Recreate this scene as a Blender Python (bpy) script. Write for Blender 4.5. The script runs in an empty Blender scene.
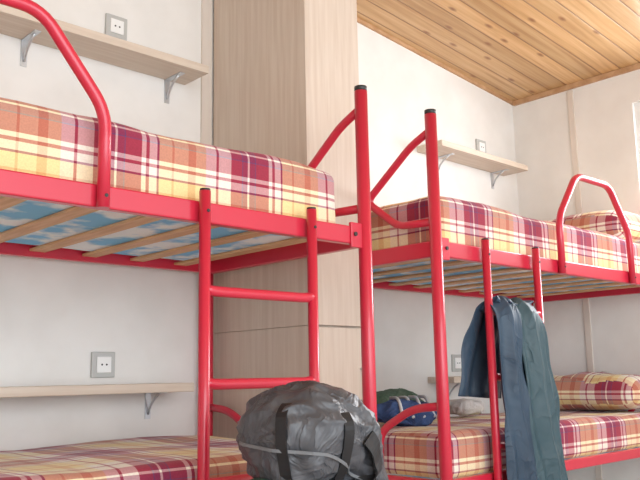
import bpy, bmesh, math, random
from mathutils import Vector, Matrix, noise
from mathutils.bvhtree import BVHTree
random.seed(4)
C=bpy.context.scene.collection
EYE=0.78
# ------------------------------------------------ helpers
def link(o,parent=None):
    C.objects.link(o)
    if parent: o.parent=parent
    return o
def empty(name,loc=(0,0,0)):
    e=bpy.data.objects.new(name,None); e.empty_display_size=.1
    C.objects.link(e); return e
def mesh_obj(name,verts,faces,mat,parent=None,smooth=False):
    me=bpy.data.meshes.new(name); me.from_pydata([tuple(v) for v in verts],[],faces); me.update()
    bm=bmesh.new(); bm.from_mesh(me); bmesh.ops.recalc_face_normals(bm,faces=bm.faces); bm.to_mesh(me); bm.free()
    for m in (mat if isinstance(mat,(list,tuple)) else [mat]): me.materials.append(m)
    if smooth:
        for p in me.polygons: p.use_smooth=True
    return link(bpy.data.objects.new(name,me),parent)
def box(name,a,b,mat,parent=None,bev=0.0,seg=2):
    bm=bmesh.new(); bmesh.ops.create_cube(bm,size=1)
    for v in bm.verts:
        v.co=Vector([(a[i]+b[i])/2+v.co[i]*(b[i]-a[i]) for i in range(3)])
    if bev>0: bmesh.ops.bevel(bm,geom=bm.edges[:],offset=bev,segments=seg,affect='EDGES',profile=.5)
    me=bpy.data.meshes.new(name); bm.to_mesh(me); bm.free(); me.materials.append(mat)
    return link(bpy.data.objects.new(name,me),parent)
def fillet(pts,r,n=6):
    pts=[Vector(p) for p in pts]
    if r<=0 or len(pts)<3: return pts
    out=[pts[0]]
    for i in range(1,len(pts)-1):
        p,a,b=pts[i],pts[i-1],pts[i+1]
        da,db=(a-p),(b-p); rr=min(r,da.length*.48,db.length*.48)
        s=p+da.normalized()*rr; e=p+db.normalized()*rr
        for k in range(n+1):
            t=k/n; out.append(s*(1-t)**2+p*2*t*(1-t)+e*t*t)
    out.append(pts[-1]); return out
def sweep(pts,rad,seg=14):
    V=[];Fc=[];n=len(pts); ref=None
    for i,p in enumerate(pts):
        t=(pts[min(i+1,n-1)]-pts[max(i-1,0)]).normalized()
        if ref is None:
            ref=t.orthogonal().normalized()
        ref=(ref-t*ref.dot(t)).normalized(); bi=t.cross(ref)
        for k in range(seg):
            a=2*math.pi*k/seg; V.append(p+(ref*math.cos(a)+bi*math.sin(a))*rad)
    for i in range(n-1):
        for k in range(seg):
            k2=(k+1)%seg; Fc.append((i*seg+k,i*seg+k2,(i+1)*seg+k2,(i+1)*seg+k))
    Fc.append(tuple(range(seg))[::-1]); Fc.append(tuple((n-1)*seg+k for k in range(seg)))
    return V,Fc
def tube(name,pts,rad,mat,parent=None,fr=0.0,seg=16):
    V,Fc=sweep(fillet(pts,fr),rad,seg)
    o=mesh_obj(name,V,Fc,mat,parent,True)
    for p in o.data.polygons:
        if len(p.vertices)>4: p.use_smooth=False
    return o
# ------------------------------------------------ materials
def newmat(name,col=(.8,.8,.8),rough=.5,spec=.5,metal=0,coat=0):
    m=bpy.data.materials.new(name); m.use_nodes=True
    b=m.node_tree.nodes['Principled BSDF']
    b.inputs['Base Color'].default_value=(*col,1); b.inputs['Roughness'].default_value=rough
    b.inputs['Metallic'].default_value=metal; b.inputs['Specular IOR Level'].default_value=spec
    b.inputs['Coat Weight'].default_value=coat; b.inputs['Coat Roughness'].default_value=.1
    return m,m.node_tree,b
def N(nt,t,**k):
    n=nt.nodes.new(t)
    for a,v in k.items(): setattr(n,a,v)
    return n
def ramp(nt,stops,interp='LINEAR'):
    r=nt.nodes.new('ShaderNodeValToRGB'); r.color_ramp.interpolation=interp
    el=r.color_ramp.elements
    while len(el)>1: el.remove(el[-1])
    el[0].position=stops[0][0]; el[0].color=(*stops[0][1],1)
    for p,c in stops[1:]:
        e=el.new(p); e.color=(*c,1)
    return r
def noise_mat(name,c1,c2,scale=(1,1,1),nscale=5,rough=.6,bump=0,detail=5,spec=.4,lo=.35,hi=.65,coat=0,wr=0,wd=.012):
    m,nt,b=newmat(name,c1,rough,spec,coat=coat)
    tc=N(nt,'ShaderNodeTexCoord'); mp=N(nt,'ShaderNodeMapping'); mp.inputs['Scale'].default_value=scale
    no=N(nt,'ShaderNodeTexNoise'); no.inputs['Scale'].default_value=nscale; no.inputs['Detail'].default_value=detail
    r=ramp(nt,[(lo,c1),(hi,c2)])
    nt.links.new(tc.outputs['Object'],mp.inputs[0]); nt.links.new(mp.outputs[0],no.inputs['Vector'])
    nt.links.new(no.outputs[0],r.inputs[0]); nt.links.new(r.outputs[0],b.inputs['Base Color'])
    if bump:
        bp=N(nt,'ShaderNodeBump'); bp.inputs['Strength'].default_value=bump; bp.inputs['Distance'].default_value=.01
        nt.links.new(no.outputs[0],bp.inputs['Height']); nt.links.new(bp.outputs[0],b.inputs['Normal'])
    if wr:
        n2=N(nt,'ShaderNodeTexNoise'); n2.inputs['Scale'].default_value=wr; n2.inputs['Detail'].default_value=3; n2.inputs['Distortion'].default_value=1.2
        nt.links.new(tc.outputs['Object'],n2.inputs['Vector'])
        s=N(nt,'ShaderNodeMath',operation='SUBTRACT'); nt.links.new(n2.outputs[0],s.inputs[0]); s.inputs[1].default_value=.5
        a=N(nt,'ShaderNodeMath',operation='ABSOLUTE'); nt.links.new(s.outputs[0],a.inputs[0])
        p=N(nt,'ShaderNodeMath',operation='POWER'); nt.links.new(a.outputs[0],p.inputs[0]); p.inputs[1].default_value=.6
        bp=N(nt,'ShaderNodeBump'); bp.inputs['Strength'].default_value=.9; bp.inputs['Distance'].default_value=wd; bp.invert=True
        nt.links.new(p.outputs[0],bp.inputs['Height']); nt.links.new(bp.outputs[0],b.inputs['Normal'])
    return m
RED=newmat('red_paint',(.60,.020,.052),.32,.5,coat=.3)[0]
BLACK=newmat('black_plastic',(.02,.02,.02),.4)[0]
WALL=noise_mat('wall_paper',(.785,.762,.725),(.84,.82,.785),nscale=6,rough=.75,detail=6)
STRIP=noise_mat('strip_laminate',(.68,.60,.53),(.73,.66,.59),scale=(1,1,.1),nscale=20,rough=.5)
LAM=noise_mat('wardrobe_laminate',(.60,.49,.40),(.67,.57,.48),scale=(14,14,.7),nscale=5,rough=.45,detail=8)
SHELF=noise_mat('shelf_laminate',(.62,.51,.41),(.70,.60,.50),scale=(.7,14,14),nscale=5,rough=.45)
SLAT=noise_mat('slat_wood',(.62,.34,.16),(.76,.48,.27),scale=(10,1,10),nscale=6,rough=.5)
FLOORM=noise_mat('floor_tile',(.58,.54,.50),(.66,.62,.58),nscale=5,rough=.5)
STEEL=newmat('bracket_steel',(.62,.64,.66),.35,metal=.7)[0]
OUTF=newmat('outlet_frame',(.50,.50,.48),.4)[0]
OUTW=newmat('outlet_white',(.88,.88,.86),.4)[0]
MOLD=noise_mat('molding_wood',(.45,.25,.12),(.58,.36,.20),scale=(3,3,3),nscale=6)
def pine():
    m,nt,b=newmat('pine_planks',(.7,.4,.15),.42,.5,coat=.2)
    L=nt.links.new
    tc=N(nt,'ShaderNodeTexCoord'); sp=N(nt,'ShaderNodeSeparateXYZ'); L(tc.outputs['Object'],sp.inputs[0])
    W=.098
    dv=N(nt,'ShaderNodeMath',operation='DIVIDE'); L(sp.outputs[1],dv.inputs[0]); dv.inputs[1].default_value=W
    fl=N(nt,'ShaderNodeMath',operation='FLOOR'); L(dv.outputs[0],fl.inputs[0])
    fr=N(nt,'ShaderNodeMath',operation='FRACT'); L(dv.outputs[0],fr.inputs[0])
    wn=N(nt,'ShaderNodeTexWhiteNoise',noise_dimensions='1D'); L(fl.outputs[0],wn.inputs['W'])
    off=N(nt,'ShaderNodeMath',operation='MULTIPLY'); L(wn.outputs[0],off.inputs[0]); off.inputs[1].default_value=30
    ax=N(nt,'ShaderNodeMath',operation='ADD'); L(sp.outputs[0],ax.inputs[0]); L(off.outputs[0],ax.inputs[1])
    cb=N(nt,'ShaderNodeCombineXYZ'); L(ax.outputs[0],cb.inputs[0]); L(sp.outputs[1],cb.inputs[1]); L(off.outputs[0],cb.inputs[2])
    mp=N(nt,'ShaderNodeMapping'); mp.inputs['Scale'].default_value=(1.2,26,1); L(cb.outputs[0],mp.inputs[0])
    no=N(nt,'ShaderNodeTexNoise'); no.inputs['Scale'].default_value=1.6; no.inputs['Detail'].default_value=5; no.inputs['Distortion'].default_value=.6
    L(mp.outputs[0],no.inputs['Vector'])
    r=ramp(nt,[(.3,(.50,.275,.11)),(.5,(.62,.375,.17)),(.7,(.71,.47,.24))]); L(no.outputs[0],r.inputs[0])
    hs=N(nt,'ShaderNodeHueSaturation'); L(r.outputs[0],hs.inputs['Color'])
    mr=N(nt,'ShaderNodeMapRange'); mr.inputs[3].default_value=.85; mr.inputs[4].default_value=1.12; L(wn.outputs[0],mr.inputs[0]); L(mr.outputs[0],hs.inputs['Value'])
    mk=N(nt,'ShaderNodeMapping'); mk.inputs['Scale'].default_value=(4.5,11,1); L(cb.outputs[0],mk.inputs[0])
    vo=N(nt,'ShaderNodeTexVoronoi',voronoi_dimensions='2D'); vo.inputs['Scale'].default_value=1.0; L(mk.outputs[0],vo.inputs['Vector'])
    kr=ramp(nt,[(.0,(1,1,1)),(.07,(.7,.7,.7)),(.15,(0,0,0))]); L(vo.outputs['Distance'],kr.inputs[0])
    sc=N(nt,'ShaderNodeSeparateColor'); L(vo.outputs['Color'],sc.inputs[0])
    gt=N(nt,'ShaderNodeMath',operation='GREATER_THAN'); L(sc.outputs[0],gt.inputs[0]); gt.inputs[1].default_value=.68
    km=N(nt,'ShaderNodeMath',operation='MULTIPLY'); L(kr.outputs[0],km.inputs[0]); L(gt.outputs[0],km.inputs[1])
    mx=N(nt,'ShaderNodeMix',data_type='RGBA'); L(km.outputs[0],mx.inputs[0]); L(hs.outputs[0],mx.inputs[6]); mx.inputs[7].default_value=(.26,.10,.035,1)
    sr=ramp(nt,[(0,(1,1,1)),(.05,(0,0,0)),(.95,(0,0,0)),(1,(1,1,1))]); L(fr.outputs[0],sr.inputs[0])
    mx2=N(nt,'ShaderNodeMix',data_type='RGBA'); L(sr.outputs[0],mx2.inputs[0]); L(mx.outputs[2],mx2.inputs[6]); mx2.inputs[7].default_value=(.28,.13,.055,1)
    L(mx2.outputs[2],b.inputs['Base Color'])
    inv=N(nt,'ShaderNodeMath',operation='SUBTRACT'); inv.inputs[0].default_value=1; L(sr.outputs[0],inv.inputs[1])
    bp=N(nt,'ShaderNodeBump'); bp.inputs['Strength'].default_value=.5; bp.inputs['Distance'].default_value=.005; L(inv.outputs[0],bp.inputs['Height']); L(bp.outputs[0],b.inputs['Normal'])
    return m
PINE=pine()
def plaid():
    m,nt,b=newmat('plaid_cloth',(.5,.1,.1),.85,.2)
    L=nt.links.new
    M=(.36,.02,.055);M2=(.25,.02,.08);Wc=(.92,.85,.74);Y=(.92,.74,.34);O=(.76,.40,.14);Nv=(.09,.07,.20)
    seq=[(0,Wc),(.02,M),(.11,Nv),(.12,M2),(.16,Wc),(.175,M2),(.22,Nv),(.23,M),(.34,Wc),(.375,M),(.395,Wc),(.45,M2),(.465,Y),(.56,O),(.575,Y),(.68,O),(.74,Y),(.82,Wc),(.90,M),(.92,Wc)]
    uv=N(nt,'ShaderNodeUVMap'); sp=N(nt,'ShaderNodeSeparateXYZ'); L(uv.outputs[0],sp.inputs[0])
    cols=[]
    for i,P in ((0,.37),(1,.34)):
        d=N(nt,'ShaderNodeMath',operation='DIVIDE'); L(sp.outputs[i],d.inputs[0]); d.inputs[1].default_value=P
        f=N(nt,'ShaderNodeMath',operation='FRACT'); L(d.outputs[0],f.inputs[0])
        r=ramp(nt,seq,'CONSTANT'); L(f.outputs[0],r.inputs[0]); cols.append(r.outputs[0])
    mx=N(nt,'ShaderNodeMix',data_type='RGBA'); mx.inputs[0].default_value=.5; L(cols[0],mx.inputs[6]); L(cols[1],mx.inputs[7])
    mu=N(nt,'ShaderNodeMix',data_type='RGBA',blend_type='MULTIPLY'); mu.inputs[0].default_value=1; L(cols[0],mu.inputs[6]); L(cols[1],mu.inputs[7])
    ga=N(nt,'ShaderNodeGamma'); ga.inputs[1].default_value=.5; L(mu.outputs[2],ga.inputs[0])
    m3=N(nt,'ShaderNodeMix',data_type='RGBA'); m3.inputs[0].default_value=.45; L(mx.outputs[2],m3.inputs[6]); L(ga.outputs[0],m3.inputs[7])
    tc=N(nt,'ShaderNodeTexCoord'); no=N(nt,'ShaderNodeTexNoise'); no.inputs['Scale'].default_value=260; L(tc.outputs['Object'],no.inputs['Vector'])
    hs=N(nt,'ShaderNodeHueSaturation'); mr=N(nt,'ShaderNodeMapRange'); mr.inputs[3].default_value=.75; mr.inputs[4].default_value=1.08
    L(no.outputs[0],mr.inputs[0]); L(mr.outputs[0],hs.inputs['Value']); hs.inputs['Saturation'].default_value=.95; L(m3.outputs[2],hs.inputs['Color'])
    L(hs.outputs[0],b.inputs['Base Color'])
    bp=N(nt,'ShaderNodeBump'); bp.inputs['Strength'].default_value=.3; bp.inputs['Distance'].default_value=.002; L(no.outputs[0],bp.inputs['Height']); L(bp.outputs[0],b.inputs['Normal'])
    b.inputs['Sheen Weight'].default_value=.15
    return m
PLAID=plaid()
BLUEUND=noise_mat('mattress_underside',(.24,.58,.88),(.90,.96,1.0),nscale=9,rough=.8,lo=.44,hi=.56)
# ------------------------------------------------ room
D=2.30; XW=3.68; XL=-1.6; YF=-2.2
def cz(x): return 2.253+.089*(XW-x)
def prism(name,x0,x1,y0,y1,mat,z0=0,parent=None,drop=0):
    V=[(x0,y0,z0),(x1,y0,z0),(x1,y1,z0),(x0,y1,z0),(x0,y0,cz(x0)-drop),(x1,y0,cz(x1)-drop),(x1,y1,cz(x1)-drop),(x0,y1,cz(x0)-drop)]
    return mesh_obj(name,V,[(0,1,2,3),(4,5,6,7),(0,1,5,4),(1,2,6,5),(2,3,7,6),(3,0,4,7)],mat,parent)
prism('wall_back',XL-.1,XW+.1,D,D+.1,WALL)
prism('wall_left',XL-.1,XL,YF,D,WALL)
box('floor',(XL-.1,YF,-.1),(XW+.1,D+.1,0),FLOORM)
V=[];a=.06
for z in (0,a):
    for (x,y) in ((XL-.1,YF),(XW+.1,YF),(XW+.1,D+.1),(XL-.1,D+.1)): V.append((x,y,cz(x)+z))
mesh_obj('ceiling',V,[(0,1,2,3),(4,5,6,7),(0,1,5,4),(1,2,6,5),(2,3,7,6),(3,0,4,7)],PINE)
wy0,wy1,wz0,wz1=.62,1.63,1.42,2.07
def joinboxes(name,bs,mat):
    V=[];Fc=[]
    for a,b in bs:
        o=len(V)
        for z in (a[2],b[2]):
            for (x,y) in ((a[0],a[1]),(b[0],a[1]),(b[0],b[1]),(a[0],b[1])): V.append((x,y,z))
        Fc+=[tuple(o+i for i in f) for f in [(0,1,2,3),(4,5,6,7),(0,1,5,4),(1,2,6,5),(2,3,7,6),(3,0,4,7)]]
    return mesh_obj(name,V,Fc,mat)
zt=cz(XW)
joinboxes('wall_right',[((XW,wy1,0),(XW+.1,D,zt)),((XW,YF,0),(XW+.1,wy0,zt)),((XW,wy0,0),(XW+.1,wy1,wz0)),((XW,wy0,wz1),(XW+.1,wy1,zt))],WALL)
WHITE=newmat('window_frame_white',(.8,.8,.78),.4)[0]
gm=bpy.data.materials.new('window_glass'); gm.use_nodes=True; nt=gm.node_tree; nt.nodes.clear()
out=N(nt,'ShaderNodeOutputMaterial'); tr=N(nt,'ShaderNodeBsdfTransparent'); gl=N(nt,'ShaderNodeBsdfGlossy'); gl.inputs['Roughness'].default_value=.02; ms=N(nt,'ShaderNodeMixShader'); ms.inputs[0].default_value=.06
nt.links.new(tr.outputs[0],ms.inputs[1]); nt.links.new(gl.outputs[0],ms.inputs[2]); nt.links.new(ms.outputs[0],out.inputs[0])
win=empty('window_1')
for nm,a,b in (('frame_top',(wy0,wz1-.04),(wy1,wz1)),('frame_bottom',(wy0,wz0),(wy1,wz0+.04)),('frame_near',(wy0,wz0+.04),(wy0+.04,wz1-.04)),('frame_far',(wy1-.03,wz0+.04),(wy1,wz1-.04)),('mullion',((wy0+wy1)/2-.02,wz0+.04),((wy0+wy1)/2+.02,wz1-.04))):
    box(nm,(XW+.02,a[0],a[1]),(XW+.07,b[0],b[1]),WHITE,win)
box('pane',(XW+.043,wy0+.04,wz0+.04),(XW+.047,wy1-.03,wz1-.04),gm,win)
box('trim_1',(XW-.008,1.935,0),(XW,1.965,zt-.03),STRIP)
box('trim_2',(1.600,D-.008,0),(1.645,D,cz(1.64)-.03),STRIP)
V=[]
for y in (D-.012,D):
    for x,dz in ((XL,-.016),(XW,-.016),(XW,0),(XL,0)): V.append((x,y,cz(x)+dz))
mesh_obj('trim_3',V,[(0,1,2,3),(4,5,6,7),(0,1,5,4),(1,2,6,5),(2,3,7,6),(3,0,4,7)],MOLD)
box('trim_4',(XW-.018,YF,zt-.024),(XW,D-.014,zt),MOLD)
box('baseboard_right',(XW-.012,YF,0),(XW,1.93,.07),STRIP)
# ------------------------------------------------ wardrobe
wd=empty('wardrobe')
WX0,WX1,WY0=1.655,1.9005,1.785
prism('carcass',WX0+.002,WX1-.002,WY0+.018,D-.012,LAM,0,wd,.004)
for i,(z0,z1) in enumerate(((.06,.93),(.936,2.40))):
    box('door_panel_%d'%(i+1),(WX0+.002,WY0,z0),(WX1-.001,WY0+.016,min(z1,cz(WX1)-.01)),LAM,wd,.002)
box('side_upper',(WX0-.006,WY0,.9345),(WX0+.002,D-.012,cz(WX0)-.008),LAM,wd,.001)
box('side_lower',(WX0-.006,WY0,.0),(WX0+.002,D-.012,.933),LAM,wd,.001)
tube('door_handle',[(WX1-.03,WY0,.80),(WX1-.03,WY0-.02,.80),(WX1-.03,WY0-.02,.70),(WX1-.03,WY0,.70)],.004,STEEL,wd,.01)
# ------------------------------------------------ shelves
def bracket(x,zb,parent,k):
    box('bracket_wall_%d'%k,(x-.010,D-.004,zb-.085),(x+.010,D-.001,zb),STEEL,parent)
    box('bracket_arm_%d'%k,(x-.010,D-.10,zb-.003),(x+.010,D-.001,zb),STEEL,parent)
    V,Fc=sweep([Vector((x,D-.075,zb-.003)),Vector((x,D-.045,zb-.018)),Vector((x,D-.02,zb-.042)),Vector((x,D-.004,zb-.07))],.0045,8)
    mesh_obj('bracket_gusset_%d'%k,V,Fc,STEEL,parent,True)
def shelf(x0,x1,z,brs):
    e=empty('wall_shelf')
    box('board',(x0,D-.15,z-.028),(x1,D-.001,z),SHELF,e,.002)
    for k,x in enumerate(brs): bracket(x,z-.028,e,k+1)
shelf(.2,1.53,1.85,(.94,1.455)); shelf(2.83,3.55,1.84,(3.44,2.98))
shelf(.2,1.48,.767,(.60,1.40)); shelf(2.84,3.55,.767,(3.44,2.98))
def outlet(x,z):
    e=empty('wall_outlet')
    s=.04
    box('frame',(x-s,D-.010,z-s),(x+s,D,z+s),OUTF,e,.003)
    box('insert',(x-s*.62,D-.014,z-s*.62),(x+s*.62,D-.010,z+s*.62),OUTW,e,.002)
    for dx in (-.008,.008):
        tube('hole',[(x+dx,D-.0135,z),(x+dx,D-.0148,z)],.003,BLACK,e)
outlet(1.25,1.958); outlet(1.235,.828); outlet(3.35,1.932); outlet(3.06,.828)
# ------------------------------------------------ bunk beds
YB0,YB1=1.50,2.25
def bed(x0,x1,lad,guard):
    e=empty('bunk_bed')
    r=.019
    k=0
    for x in (x0,x1):
        for y in (YB0,YB1):
            k+=1
            top=1.59 if y==YB0 else 1.20
            tube('post_%d'%k,[(x,y,0.0),(x,y,top)],r,RED,e,seg=20)
            tube('post_cap_%d'%k,[(x,y,top-.002),(x,y,top+.010),(x,y,top+.014)],r*.98,BLACK,e,seg=20)
            s=1 if y==YB0 else -1
            if y==YB0:
                tube('end_loop_upper_%d'%k,[(x,y,1.54),(x,y+s*.085,1.505),(x,y+s*.285,1.355),(x,y+s*.15,1.252),(x,y,1.245)],.0125,RED,e,.035)
            tube('end_loop_lower_%d'%k,[(x,y,.685),(x,y+s*.12,.675),(x,y+s*.26,.60),(x,y+s*.26,.47)],.0125,RED,e,.05)
        for nm,z0,z1 in (('end_rail_upper',1.135,1.185),('end_rail_lower',.43,.47)):
            box(nm,(x-.012,YB0,z0),(x+.012,YB1,z1),RED,e,.004)
    for nm,y in (('front',YB0+.012),('back',YB1-.012)):
        box('side_rail_upper_'+nm,(x0,y-.013,1.138),(x1,y+.013,1.188),RED,e,.004)
        box('side_rail_lower_'+nm,(x0,y-.013,.435),(x1,y+.013,.470),RED,e,.004)
    n=10
    for lvl,z in (('upper',1.157),('lower',.454)):
        for i in range(n):
            x=x0+.05+(x1-x0-.10)*(i+.5)/n
            box('slat_%s_%d'%(lvl,i+1),(x-.024,YB0+.024,z-.004),(x+.024,YB1-.024,z+.004),SLAT,e,.0015)
            box('slat_clip',(x-.018,YB0+.014,z-.014),(x+.018,YB0+.04,z-.004),BLACK,e)
    yl=YB0-.020
    for i,x in enumerate(lad):
        tube('ladder_pole_%d'%(i+1),[(x,yl,0),(x,yl,1.208)],.0135,RED,e,seg=18)
        tube('ladder_cap_%d'%(i+1),[(x,yl,1.207),(x,yl,1.213)],.0125,BLACK,e)
        tube('bolt',[(x,yl-.0130,1.16),(x,yl-.015,1.16)],.004,BLACK,e)
    for i,z in enumerate((.98,.770,.555,.345,.135)):
        tube('ladder_rung_%d'%(i+1),[(lad[0],yl,z),(lad[0]+.03,yl,z-.004),(lad[1]-.03,yl,z-.004),(lad[1],yl,z)],.0125,RED,e,.02)
    yg=YB0-.014; ga,gb=guard
    tube('guard_rail',[(ga,yg,1.135),(ga,yg,1.345),(ga+.150,yg,1.53),(gb-.150,yg,1.53),(gb,yg,1.345),(gb,yg,1.135)],.0135,RED,e,.045)
    for x in (ga,gb): tube('guard_bolt',[(x,yg-.0128,1.16),(x,yg-.015,1.16)],.004,BLACK,e)
    for x in (x0,x1):
        d=1 if x==x0 else -1
        box('rail_bracket',(min(x,x+d*.06),YB0-.006,1.128),(max(x,x+d*.06),YB0+.004,1.198),RED,e,.002)
        tube('bracket_bolt',[(x+d*.045,YB0-.006,1.165),(x+d*.045,YB0-.010,1.165)],.006,BLACK,e)
    return e
bed(-.14,1.602,(1.044,1.380),(.24,.790))
bed(1.921,3.645,(2.155,2.458),(2.645,3.21))
# ------------------------------------------------ mattresses / pillows
def softbox(name,a,b,r,seed,amp=.004,cuts=34,dome=0.0,mats=None,freq=3,uoff=0):
    bm=bmesh.new(); bmesh.ops.create_cube(bm,size=2)
    bmesh.ops.subdivide_edges(bm,edges=bm.edges[:],cuts=cuts,use_grid_fill=True)
    c=Vector([(a[i]+b[i])/2 for i in range(3)]); h=Vector([(b[i]-a[i])/2 for i in range(3)])
    for v in bm.verts:
        p=Vector([math.copysign(1-(1-abs(t))**1.35,t) for t in v.co])
        q=Vector([p[i]*h[i] for i in range(3)])
        rr=min(r,min(h)*.95)
        inner=Vector([max(-h[i]+rr,min(h[i]-rr,q[i])) for i in range(3)])
        d=q-inner
        if d.length>1e-6: q=inner+d.normalized()*rr
        if dome:
            sx=1-abs(q[0]/h[0])**2.5; sy=1-abs(q[1]/h[1])**2.5
            q[2]=q[2]*(1-dome+dome*max(0,sx)**.5*max(0,sy)**.5)-h[2]*dome*.5*(1-max(0,sx)**.5*max(0,sy)**.5)
        w=q+c
        n=noise.noise(w*freq+Vector((seed,0,0)))*amp+noise.noise(w*freq*3+Vector((seed,3,0)))*amp*.35
        v.co=w+Vector((0,0,1))*n*(1 if q[2]>0 else .0)+ (d.normalized() if d.length>1e-6 else Vector((0,0,1 if q[2]>0 else 0)))*n*.8*(0 if q[2]<=-h[2]+1e-4 else 1)
    bm.normal_update()
    uvl=bm.loops.layers.uv.new('UVMap')
    for f in bm.faces:
        n=f.normal; f.smooth=True
        for l in f.loops:
            p=l.vert.co
            if abs(n.z)>=abs(n.x) and abs(n.z)>=abs(n.y): u,v=p.x,-(p.y-a[1])
            elif abs(n.y)>=abs(n.x): u,v=p.x,b[2]-p.z
            else: u,v=-(p.y-a[1]),b[2]-p.z
            l[uvl].uv=(u+uoff,v+.040)
        if n.z<-.7: f.material_index=1 if mats and len(mats)>1 else 0
    me=bpy.data.meshes.new(name); bm.to_mesh(me); bm.free()
    for m in (mats or [PLAID]): me.materials.append(m)
    return link(bpy.data.objects.new(name,me))
MM=[PLAID,BLUEUND]
softbox('mattress',(-.10,1.530,1.162),(1.540,2.215,1.353),.035,1,mats=MM,uoff=-.04,amp=.008)
softbox('mattress',(1.955,1.530,1.162),(3.61,2.215,1.348),.035,2,mats=MM,uoff=.12,amp=.008)
softbox('mattress',(-.10,1.530,.459),(1.540,2.215,.60),.035,3,mats=MM,uoff=.2,amp=.007)
softbox('mattress',(1.955,1.530,.459),(3.61,2.215,.60),.035,4,mats=MM,uoff=.0,amp=.007)
softbox('pillow',(3.34,1.56,1.352),(3.63,2.19,1.515),.07,5,amp=.01,cuts=20,dome=.35,uoff=.1,freq=6)
softbox('pillow',(3.36,1.58,.604),(3.64,2.20,.77),.075,6,amp=.012,cuts=20,dome=.35,uoff=.2,freq=6)
# ------------------------------------------------ backpack
NYL=noise_mat('grey_nylon',(.050,.053,.062),(.090,.094,.106),nscale=6,rough=.42,spec=.6,wr=13,wd=.010)
GRN=noise_mat('green_nylon',(.02,.05,.035),(.04,.09,.06),nscale=8,rough=.55,wr=10)
WEB=newmat('black_webbing',(.010,.010,.012),.6)[0]
REFL=newmat('grey_piping',(.16,.165,.175),.5)[0]
def blob(name,c,rad,mat,parent,seed=0,amp=.02,freq=6,pw=2.6,seg=72,rings=48,ridge=.0,fn=None):
    V=[];Fc=[]
    c=Vector(c)
    def sp(t,p): return math.copysign(abs(t)**p,t)
    e=2/pw
    for i in range(rings+1):
        ph=-math.pi/2+math.pi*i/rings
        for k in range(seg):
            th=2*math.pi*k/seg
            d=Vector((sp(math.cos(ph),e)*sp(math.cos(th),e),sp(math.cos(ph),e)*sp(math.sin(th),e),sp(math.sin(ph),e)))
            p=Vector((d.x*rad[0],d.y*rad[1],d.z*rad[2]))
            if fn: p=fn(p,rad)
            w=p+Vector((seed*3.1,seed*1.7,0))
            n=noise.noise(w*freq)*amp
            if ridge:
                q=w+Vector((noise.noise(w*4),noise.noise(w*4+Vector((5,0,0))),noise.noise(w*4+Vector((0,5,0)))))*.10
                n+=(.35-abs(noise.noise(Vector((q.x*22,q.y*22,q.z*9)))*1.6))*ridge
                n+=(.35-abs(noise.noise(Vector((q.x*12,q.y*12,q.z*30))+Vector((9,9,9)))*1.6))*ridge*.8
            nd=Vector((math.cos(ph)*math.cos(th),math.cos(ph)*math.sin(th),math.sin(ph)))
            V.append(c+p+nd*n)
    for i in range(rings):
        for k in range(seg):
            k2=(k+1)%seg; Fc.append((i*seg+k,i*seg+k2,(i+1)*seg+k2,(i+1)*seg+k))
    o=mesh_obj(name,V,Fc,mat,parent,True)
    bm=bmesh.new(); bm.from_mesh(o.data); bmesh.ops.remove_doubles(bm,verts=bm.verts,dist=1e-5); bm.to_mesh(o.data); bm.free()
    for p in o.data.polygons: p.use_smooth=True
    return o
bp=empty('backpack')
BX,BY=1.133,1.225
def bodyfn(p,r):
    t=(p.z/r[2]+1)/2
    s=1.0-.12*max(0,t-.6)/.4+.05*math.sin(t*3.1)
    q=Vector((p.x*s,p.y*s,p.z))
    q.z-=.06*max(0,p.x/r[0])*max(0,t-.4)
    return q
parts=[]
parts.append(blob('body',(BX,BY,.32),(.145,.112,.31),NYL,bp,seed=2,amp=.012,freq=5,pw=3.4,ridge=.010,fn=bodyfn,seg=150,rings=110))
def lidfn(p,r):
    q=Vector(p); q.z-=.085*max(0,p.x/r[0])**1.3+.015*max(0,-p.x/r[0]); return q
parts.append(blob('lid',(BX-.004,BY-.010,.668),(.146,.118,.096),NYL,bp,seed=6,amp=.014,freq=7,pw=2.9,ridge=.013,fn=lidfn,seg=170,rings=100))
parts.append(blob('front_pocket',(BX-.02,BY-.115,.36),(.10,.045,.16),NYL,bp,seed=4,amp=.01,freq=8,ridge=.010,seg=90,rings=60))
parts.append(blob('side_pocket',(BX-.135,BY+.0,.42),(.040,.075,.17),GRN,bp,seed=3,amp=.01,freq=8,pw=2.6))
parts.append(blob('side_pocket_right',(BX+.132,BY-.01,.38),(.040,.075,.15),WEB,bp,seed=8,amp=.01,freq=8,pw=2.6))
bv=[];bf=[]
for o in parts:
    k=len(bv); bv+= [v.co.copy() for v in o.data.vertices]; bf+=[tuple(k+i for i in p.vertices) for p in o.data.polygons]
BV=BVHTree.FromPolygons(bv,bf)
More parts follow.
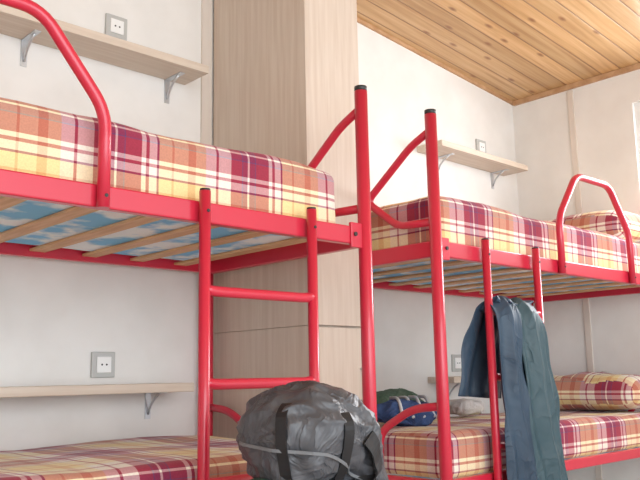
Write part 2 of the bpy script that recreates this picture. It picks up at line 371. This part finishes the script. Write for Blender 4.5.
def strap(name,kn,w=.011,mat=WEB,n=40,off=.004):
    P=[]
    for i in range(n+1):
        t=i/n*(len(kn)-1); k=min(int(t),len(kn)-2); u=t-k
        th=math.radians(kn[k][0]*(1-u)+kn[k+1][0]*u); z=kn[k][1]*(1-u)+kn[k+1][1]*u
        o=Vector((BX+math.cos(th)*.6,BY+math.sin(th)*.6,z)); h=BV.ray_cast(o,Vector((-math.cos(th),-math.sin(th),0)))
        if h[0] is None: continue
        P.append((h[0]+Vector((math.cos(th),math.sin(th),0))*off,Vector((math.cos(th),math.sin(th),0))))
    for _ in range(3):
        Q=[P[0]]+[((P[i-1][0]+P[i][0]*2+P[i+1][0])/4,P[i][1]) for i in range(1,len(P)-1)]+[P[-1]]; P=Q
    V=[];Fc=[]
    for i,(p,nn) in enumerate(P):
        t=(P[min(i+1,len(P)-1)][0]-P[max(i-1,0)][0]).normalized(); s=t.cross(nn).normalized()
        for a,b in ((-w,0),(w,0),(w,.003),(-w,.003)): V.append(p+s*a+nn*b)
    for i in range(len(P)-1):
        for k in range(4):
            k2=(k+1)%4; Fc.append((i*4+k,i*4+k2,i*4+4+k2,i*4+4+k))
    Fc.append((0,1,2,3)); e=(len(P)-1)*4; Fc.append((e,e+1,e+2,e+3))
    mesh_obj(name,V,Fc,mat,bp)
    return P
def buckle(pn):
    p,nn=pn; z=Vector((0,0,1)); s=z.cross(nn)
    V=[p+s*a*.015+z*b*.018+nn*c*.009 for c in (0,1) for a,b in ((-1,-1),(1,-1),(1,1),(-1,1))]
    mesh_obj('buckle',V,[(0,1,2,3),(4,5,6,7),(0,1,5,4),(1,2,6,5),(2,3,7,6),(3,0,4,7)],BLACK,bp)
s1=strap('lid_strap_1',[(205,.73),(207,.62),(208,.45),(208,.30)]); buckle(s1[20])
s2=strap('lid_strap_2',[(258,.71),(260,.60),(260,.45),(260,.30)]); buckle(s2[18])
strap('compression_strap_1',[(190,.55),(225,.575),(262,.55),(300,.58)],.007)
strap('compression_strap_2',[(190,.44),(225,.46),(262,.43),(320,.47)],.007)
strap('lid_seam',[(170,.655),(200,.645),(240,.635),(280,.59),(330,.55)],.003,REFL)
strap('shoulder_strap',[(285,.66),(300,.60),(305,.50),(300,.38),(290,.28)],.022,WEB,off=.008)
# ------------------------------------------------ trousers hanging on the ladder
TR1=noise_mat('navy_waterproof',(.025,.050,.085),(.045,.080,.125),nscale=5,rough=.5,spec=.4,wr=6)
TR2=noise_mat('teal_waterproof',(.035,.075,.095),(.055,.10,.12),nscale=5,rough=.5,spec=.4,wr=6)
def leg(name,path,hw,ht,mat,parent,seed,n=90,seg=96,nf=9):
    P=fillet(path,.03,5)
    L=[0]
    for i in range(1,len(P)): L.append(L[-1]+(P[i]-P[i-1]).length)
    V=[];Fc=[]
    for j in range(n+1):
        s=L[-1]*j/n
        i=max(k for k in range(len(L)) if L[k]<=s+1e-9); i=min(i,len(P)-2)
        t=(s-L[i])/max(1e-9,L[i+1]-L[i]); p=P[i].lerp(P[i+1],t)
        tan=(P[min(i+2,len(P)-1)]-P[max(i-1,0)]).normalized()
        ax=Vector((1,0,0)); ax=(ax-tan*ax.dot(tan)).normalized(); nn=tan.cross(ax).normalized()
        q=s/L[-1]*(len(hw)-1); k0=min(int(q),len(hw)-2); w=hw[k0]+(hw[k0+1]-hw[k0])*(q-k0)
        endf=min(1,(j+1)/3,(n+1-j)/3)**.4
        for k in range(seg):
            a=2*math.pi*k/seg
            u=math.copysign(abs(math.cos(a))**.9,math.cos(a)); v=math.sin(a)
            ph=2.2*noise.noise(Vector((s*2.2,seed,0)))
            fold=(1-abs(math.sin(u*nf/2+seed+ph))*2)*.007+math.sin(u*nf*.45+seed*2+ph)*.008
            fold+=noise.noise(Vector((u*2.2+seed,s*9,seed)))*.010
            V.append(p+ax*(u*w*(1+.10*noise.noise(Vector((s*5,seed,1+math.copysign(2,u))))))+nn*(v*ht*endf+fold))
    for i in range(n):
        for k in range(seg):
            k2=(k+1)%seg; Fc.append((i*seg+k,i*seg+k2,(i+1)*seg+k2,(i+1)*seg+k))
    Fc.append(tuple(range(seg))); Fc.append(tuple(n*seg+k for k in range(seg)))
    return mesh_obj(name,V,Fc,mat,parent,True)
tp=empty('waterproof_trousers')
leg('seat_behind_ladder',[(2.225,1.575,.70),(2.235,1.56,.86),(2.26,1.525,.985),(2.28,1.48,1.012),(2.28,1.455,1.005)],[.13,.125,.105],.008,TR1,tp,2.0,n=50)
leg('leg_left',[(2.225,1.52,.98),(2.23,1.478,1.020),(2.228,1.438,.97),(2.230,1.43,.70),(2.262,1.425,.15)],[.075,.088,.10,.11],.011,TR1,tp,1.0)
leg('leg_right',[(2.320,1.52,.98),(2.320,1.478,1.018),(2.325,1.434,.97),(2.345,1.415,.70),(2.38,1.405,.15)],[.075,.088,.10,.105],.011,TR2,tp,4.0)
# ------------------------------------------------ small clothes on the lower bunk
NAVY=noise_mat('navy_cloth',(.03,.06,.18),(.06,.11,.26),nscale=9,rough=.8,wr=14)
TEAL=newmat('white_cloth',(.65,.68,.72),.8)[0]
OLIVE=noise_mat('olive_cloth',(.07,.13,.09),(.13,.20,.14),nscale=9,rough=.8,wr=14)
TOW=noise_mat('towel_cloth',(.55,.53,.52),(.68,.66,.64),nscale=12,rough=.9,wr=20)
j=empty('folded_jacket')
blob('bundle',(2.17,1.86,.650),(.12,.09,.044),NAVY,j,1,.02,9,2.4,ridge=.012)
for i in range(4):
    x=2.075+.05*i
    pts=[Vector((x-.01,1.785-.006*i,.635)),Vector((x+.0,1.80,.677)),Vector((x+.03,1.84,.702)),Vector((x+.05,1.89,.700))]
    tube('piping_%d'%(i+1),pts,.0055,TEAL,j,.02)
s=empty('olive_sweater')
blob('bundle',(2.36,2.09,.662),(.15,.085,.052),OLIVE,s,5,.02,9,2.4,ridge=.012)
b2=empty('folded_towel')
blob('towel',(2.80,2.08,.640),(.09,.07,.034),TOW,b2,7,.01,9,3.2,ridge=.006)
# ------------------------------------------------ camera
yaw,pitch,roll,f=.810,.170,-.019,792.6
Hh=Vector((math.cos(yaw),math.sin(yaw),0)); Zv=Vector((0,0,1))
F=Hh*math.cos(pitch)+Zv*math.sin(pitch); R=F.cross(Zv).normalized(); U=R.cross(F)
R2=R*math.cos(roll)+U*math.sin(roll); U2=-R*math.sin(roll)+U*math.cos(roll)
cam=bpy.data.cameras.new('camera'); co=bpy.data.objects.new('camera',cam); C.objects.link(co)
cam.sensor_width=36; cam.lens=f*36/640; cam.clip_start=.02
co.matrix_world=Matrix(((R2.x,U2.x,-F.x,0),(R2.y,U2.y,-F.y,0),(R2.z,U2.z,-F.z,EYE),(0,0,0,1)))
bpy.context.scene.camera=co
# ------------------------------------------------ light
w=bpy.data.worlds.new('world'); bpy.context.scene.world=w; w.use_nodes=True
bg=w.node_tree.nodes['Background']; bg.inputs[0].default_value=(.87,.94,1,1); bg.inputs[1].default_value=2.9
def area(name,loc,tgt,sx,sy,pw,col=(1,1,1)):
    l=bpy.data.lights.new(name,'AREA'); l.shape='RECTANGLE'; l.size=sx; l.size_y=sy; l.energy=pw; l.color=col
    o=bpy.data.objects.new(name,l); C.objects.link(o); o.location=loc
    o.rotation_euler=(Vector(tgt)-Vector(loc)).to_track_quat('-Z','Y').to_euler(); return o
area('window_daylight',(XW+.25,1.1,1.85),(1.5,1.5,1.0),1.0,.65,42,(.97,.98,1))
area('front_window_daylight',(.6,-2.0,1.5),(1.6,2.0,1.0),2.4,1.6,42,(.92,.96,1))
try:
    vs=bpy.context.scene.view_settings; vs.view_transform='Standard'; vs.look='None'
except Exception as ex: print(ex)
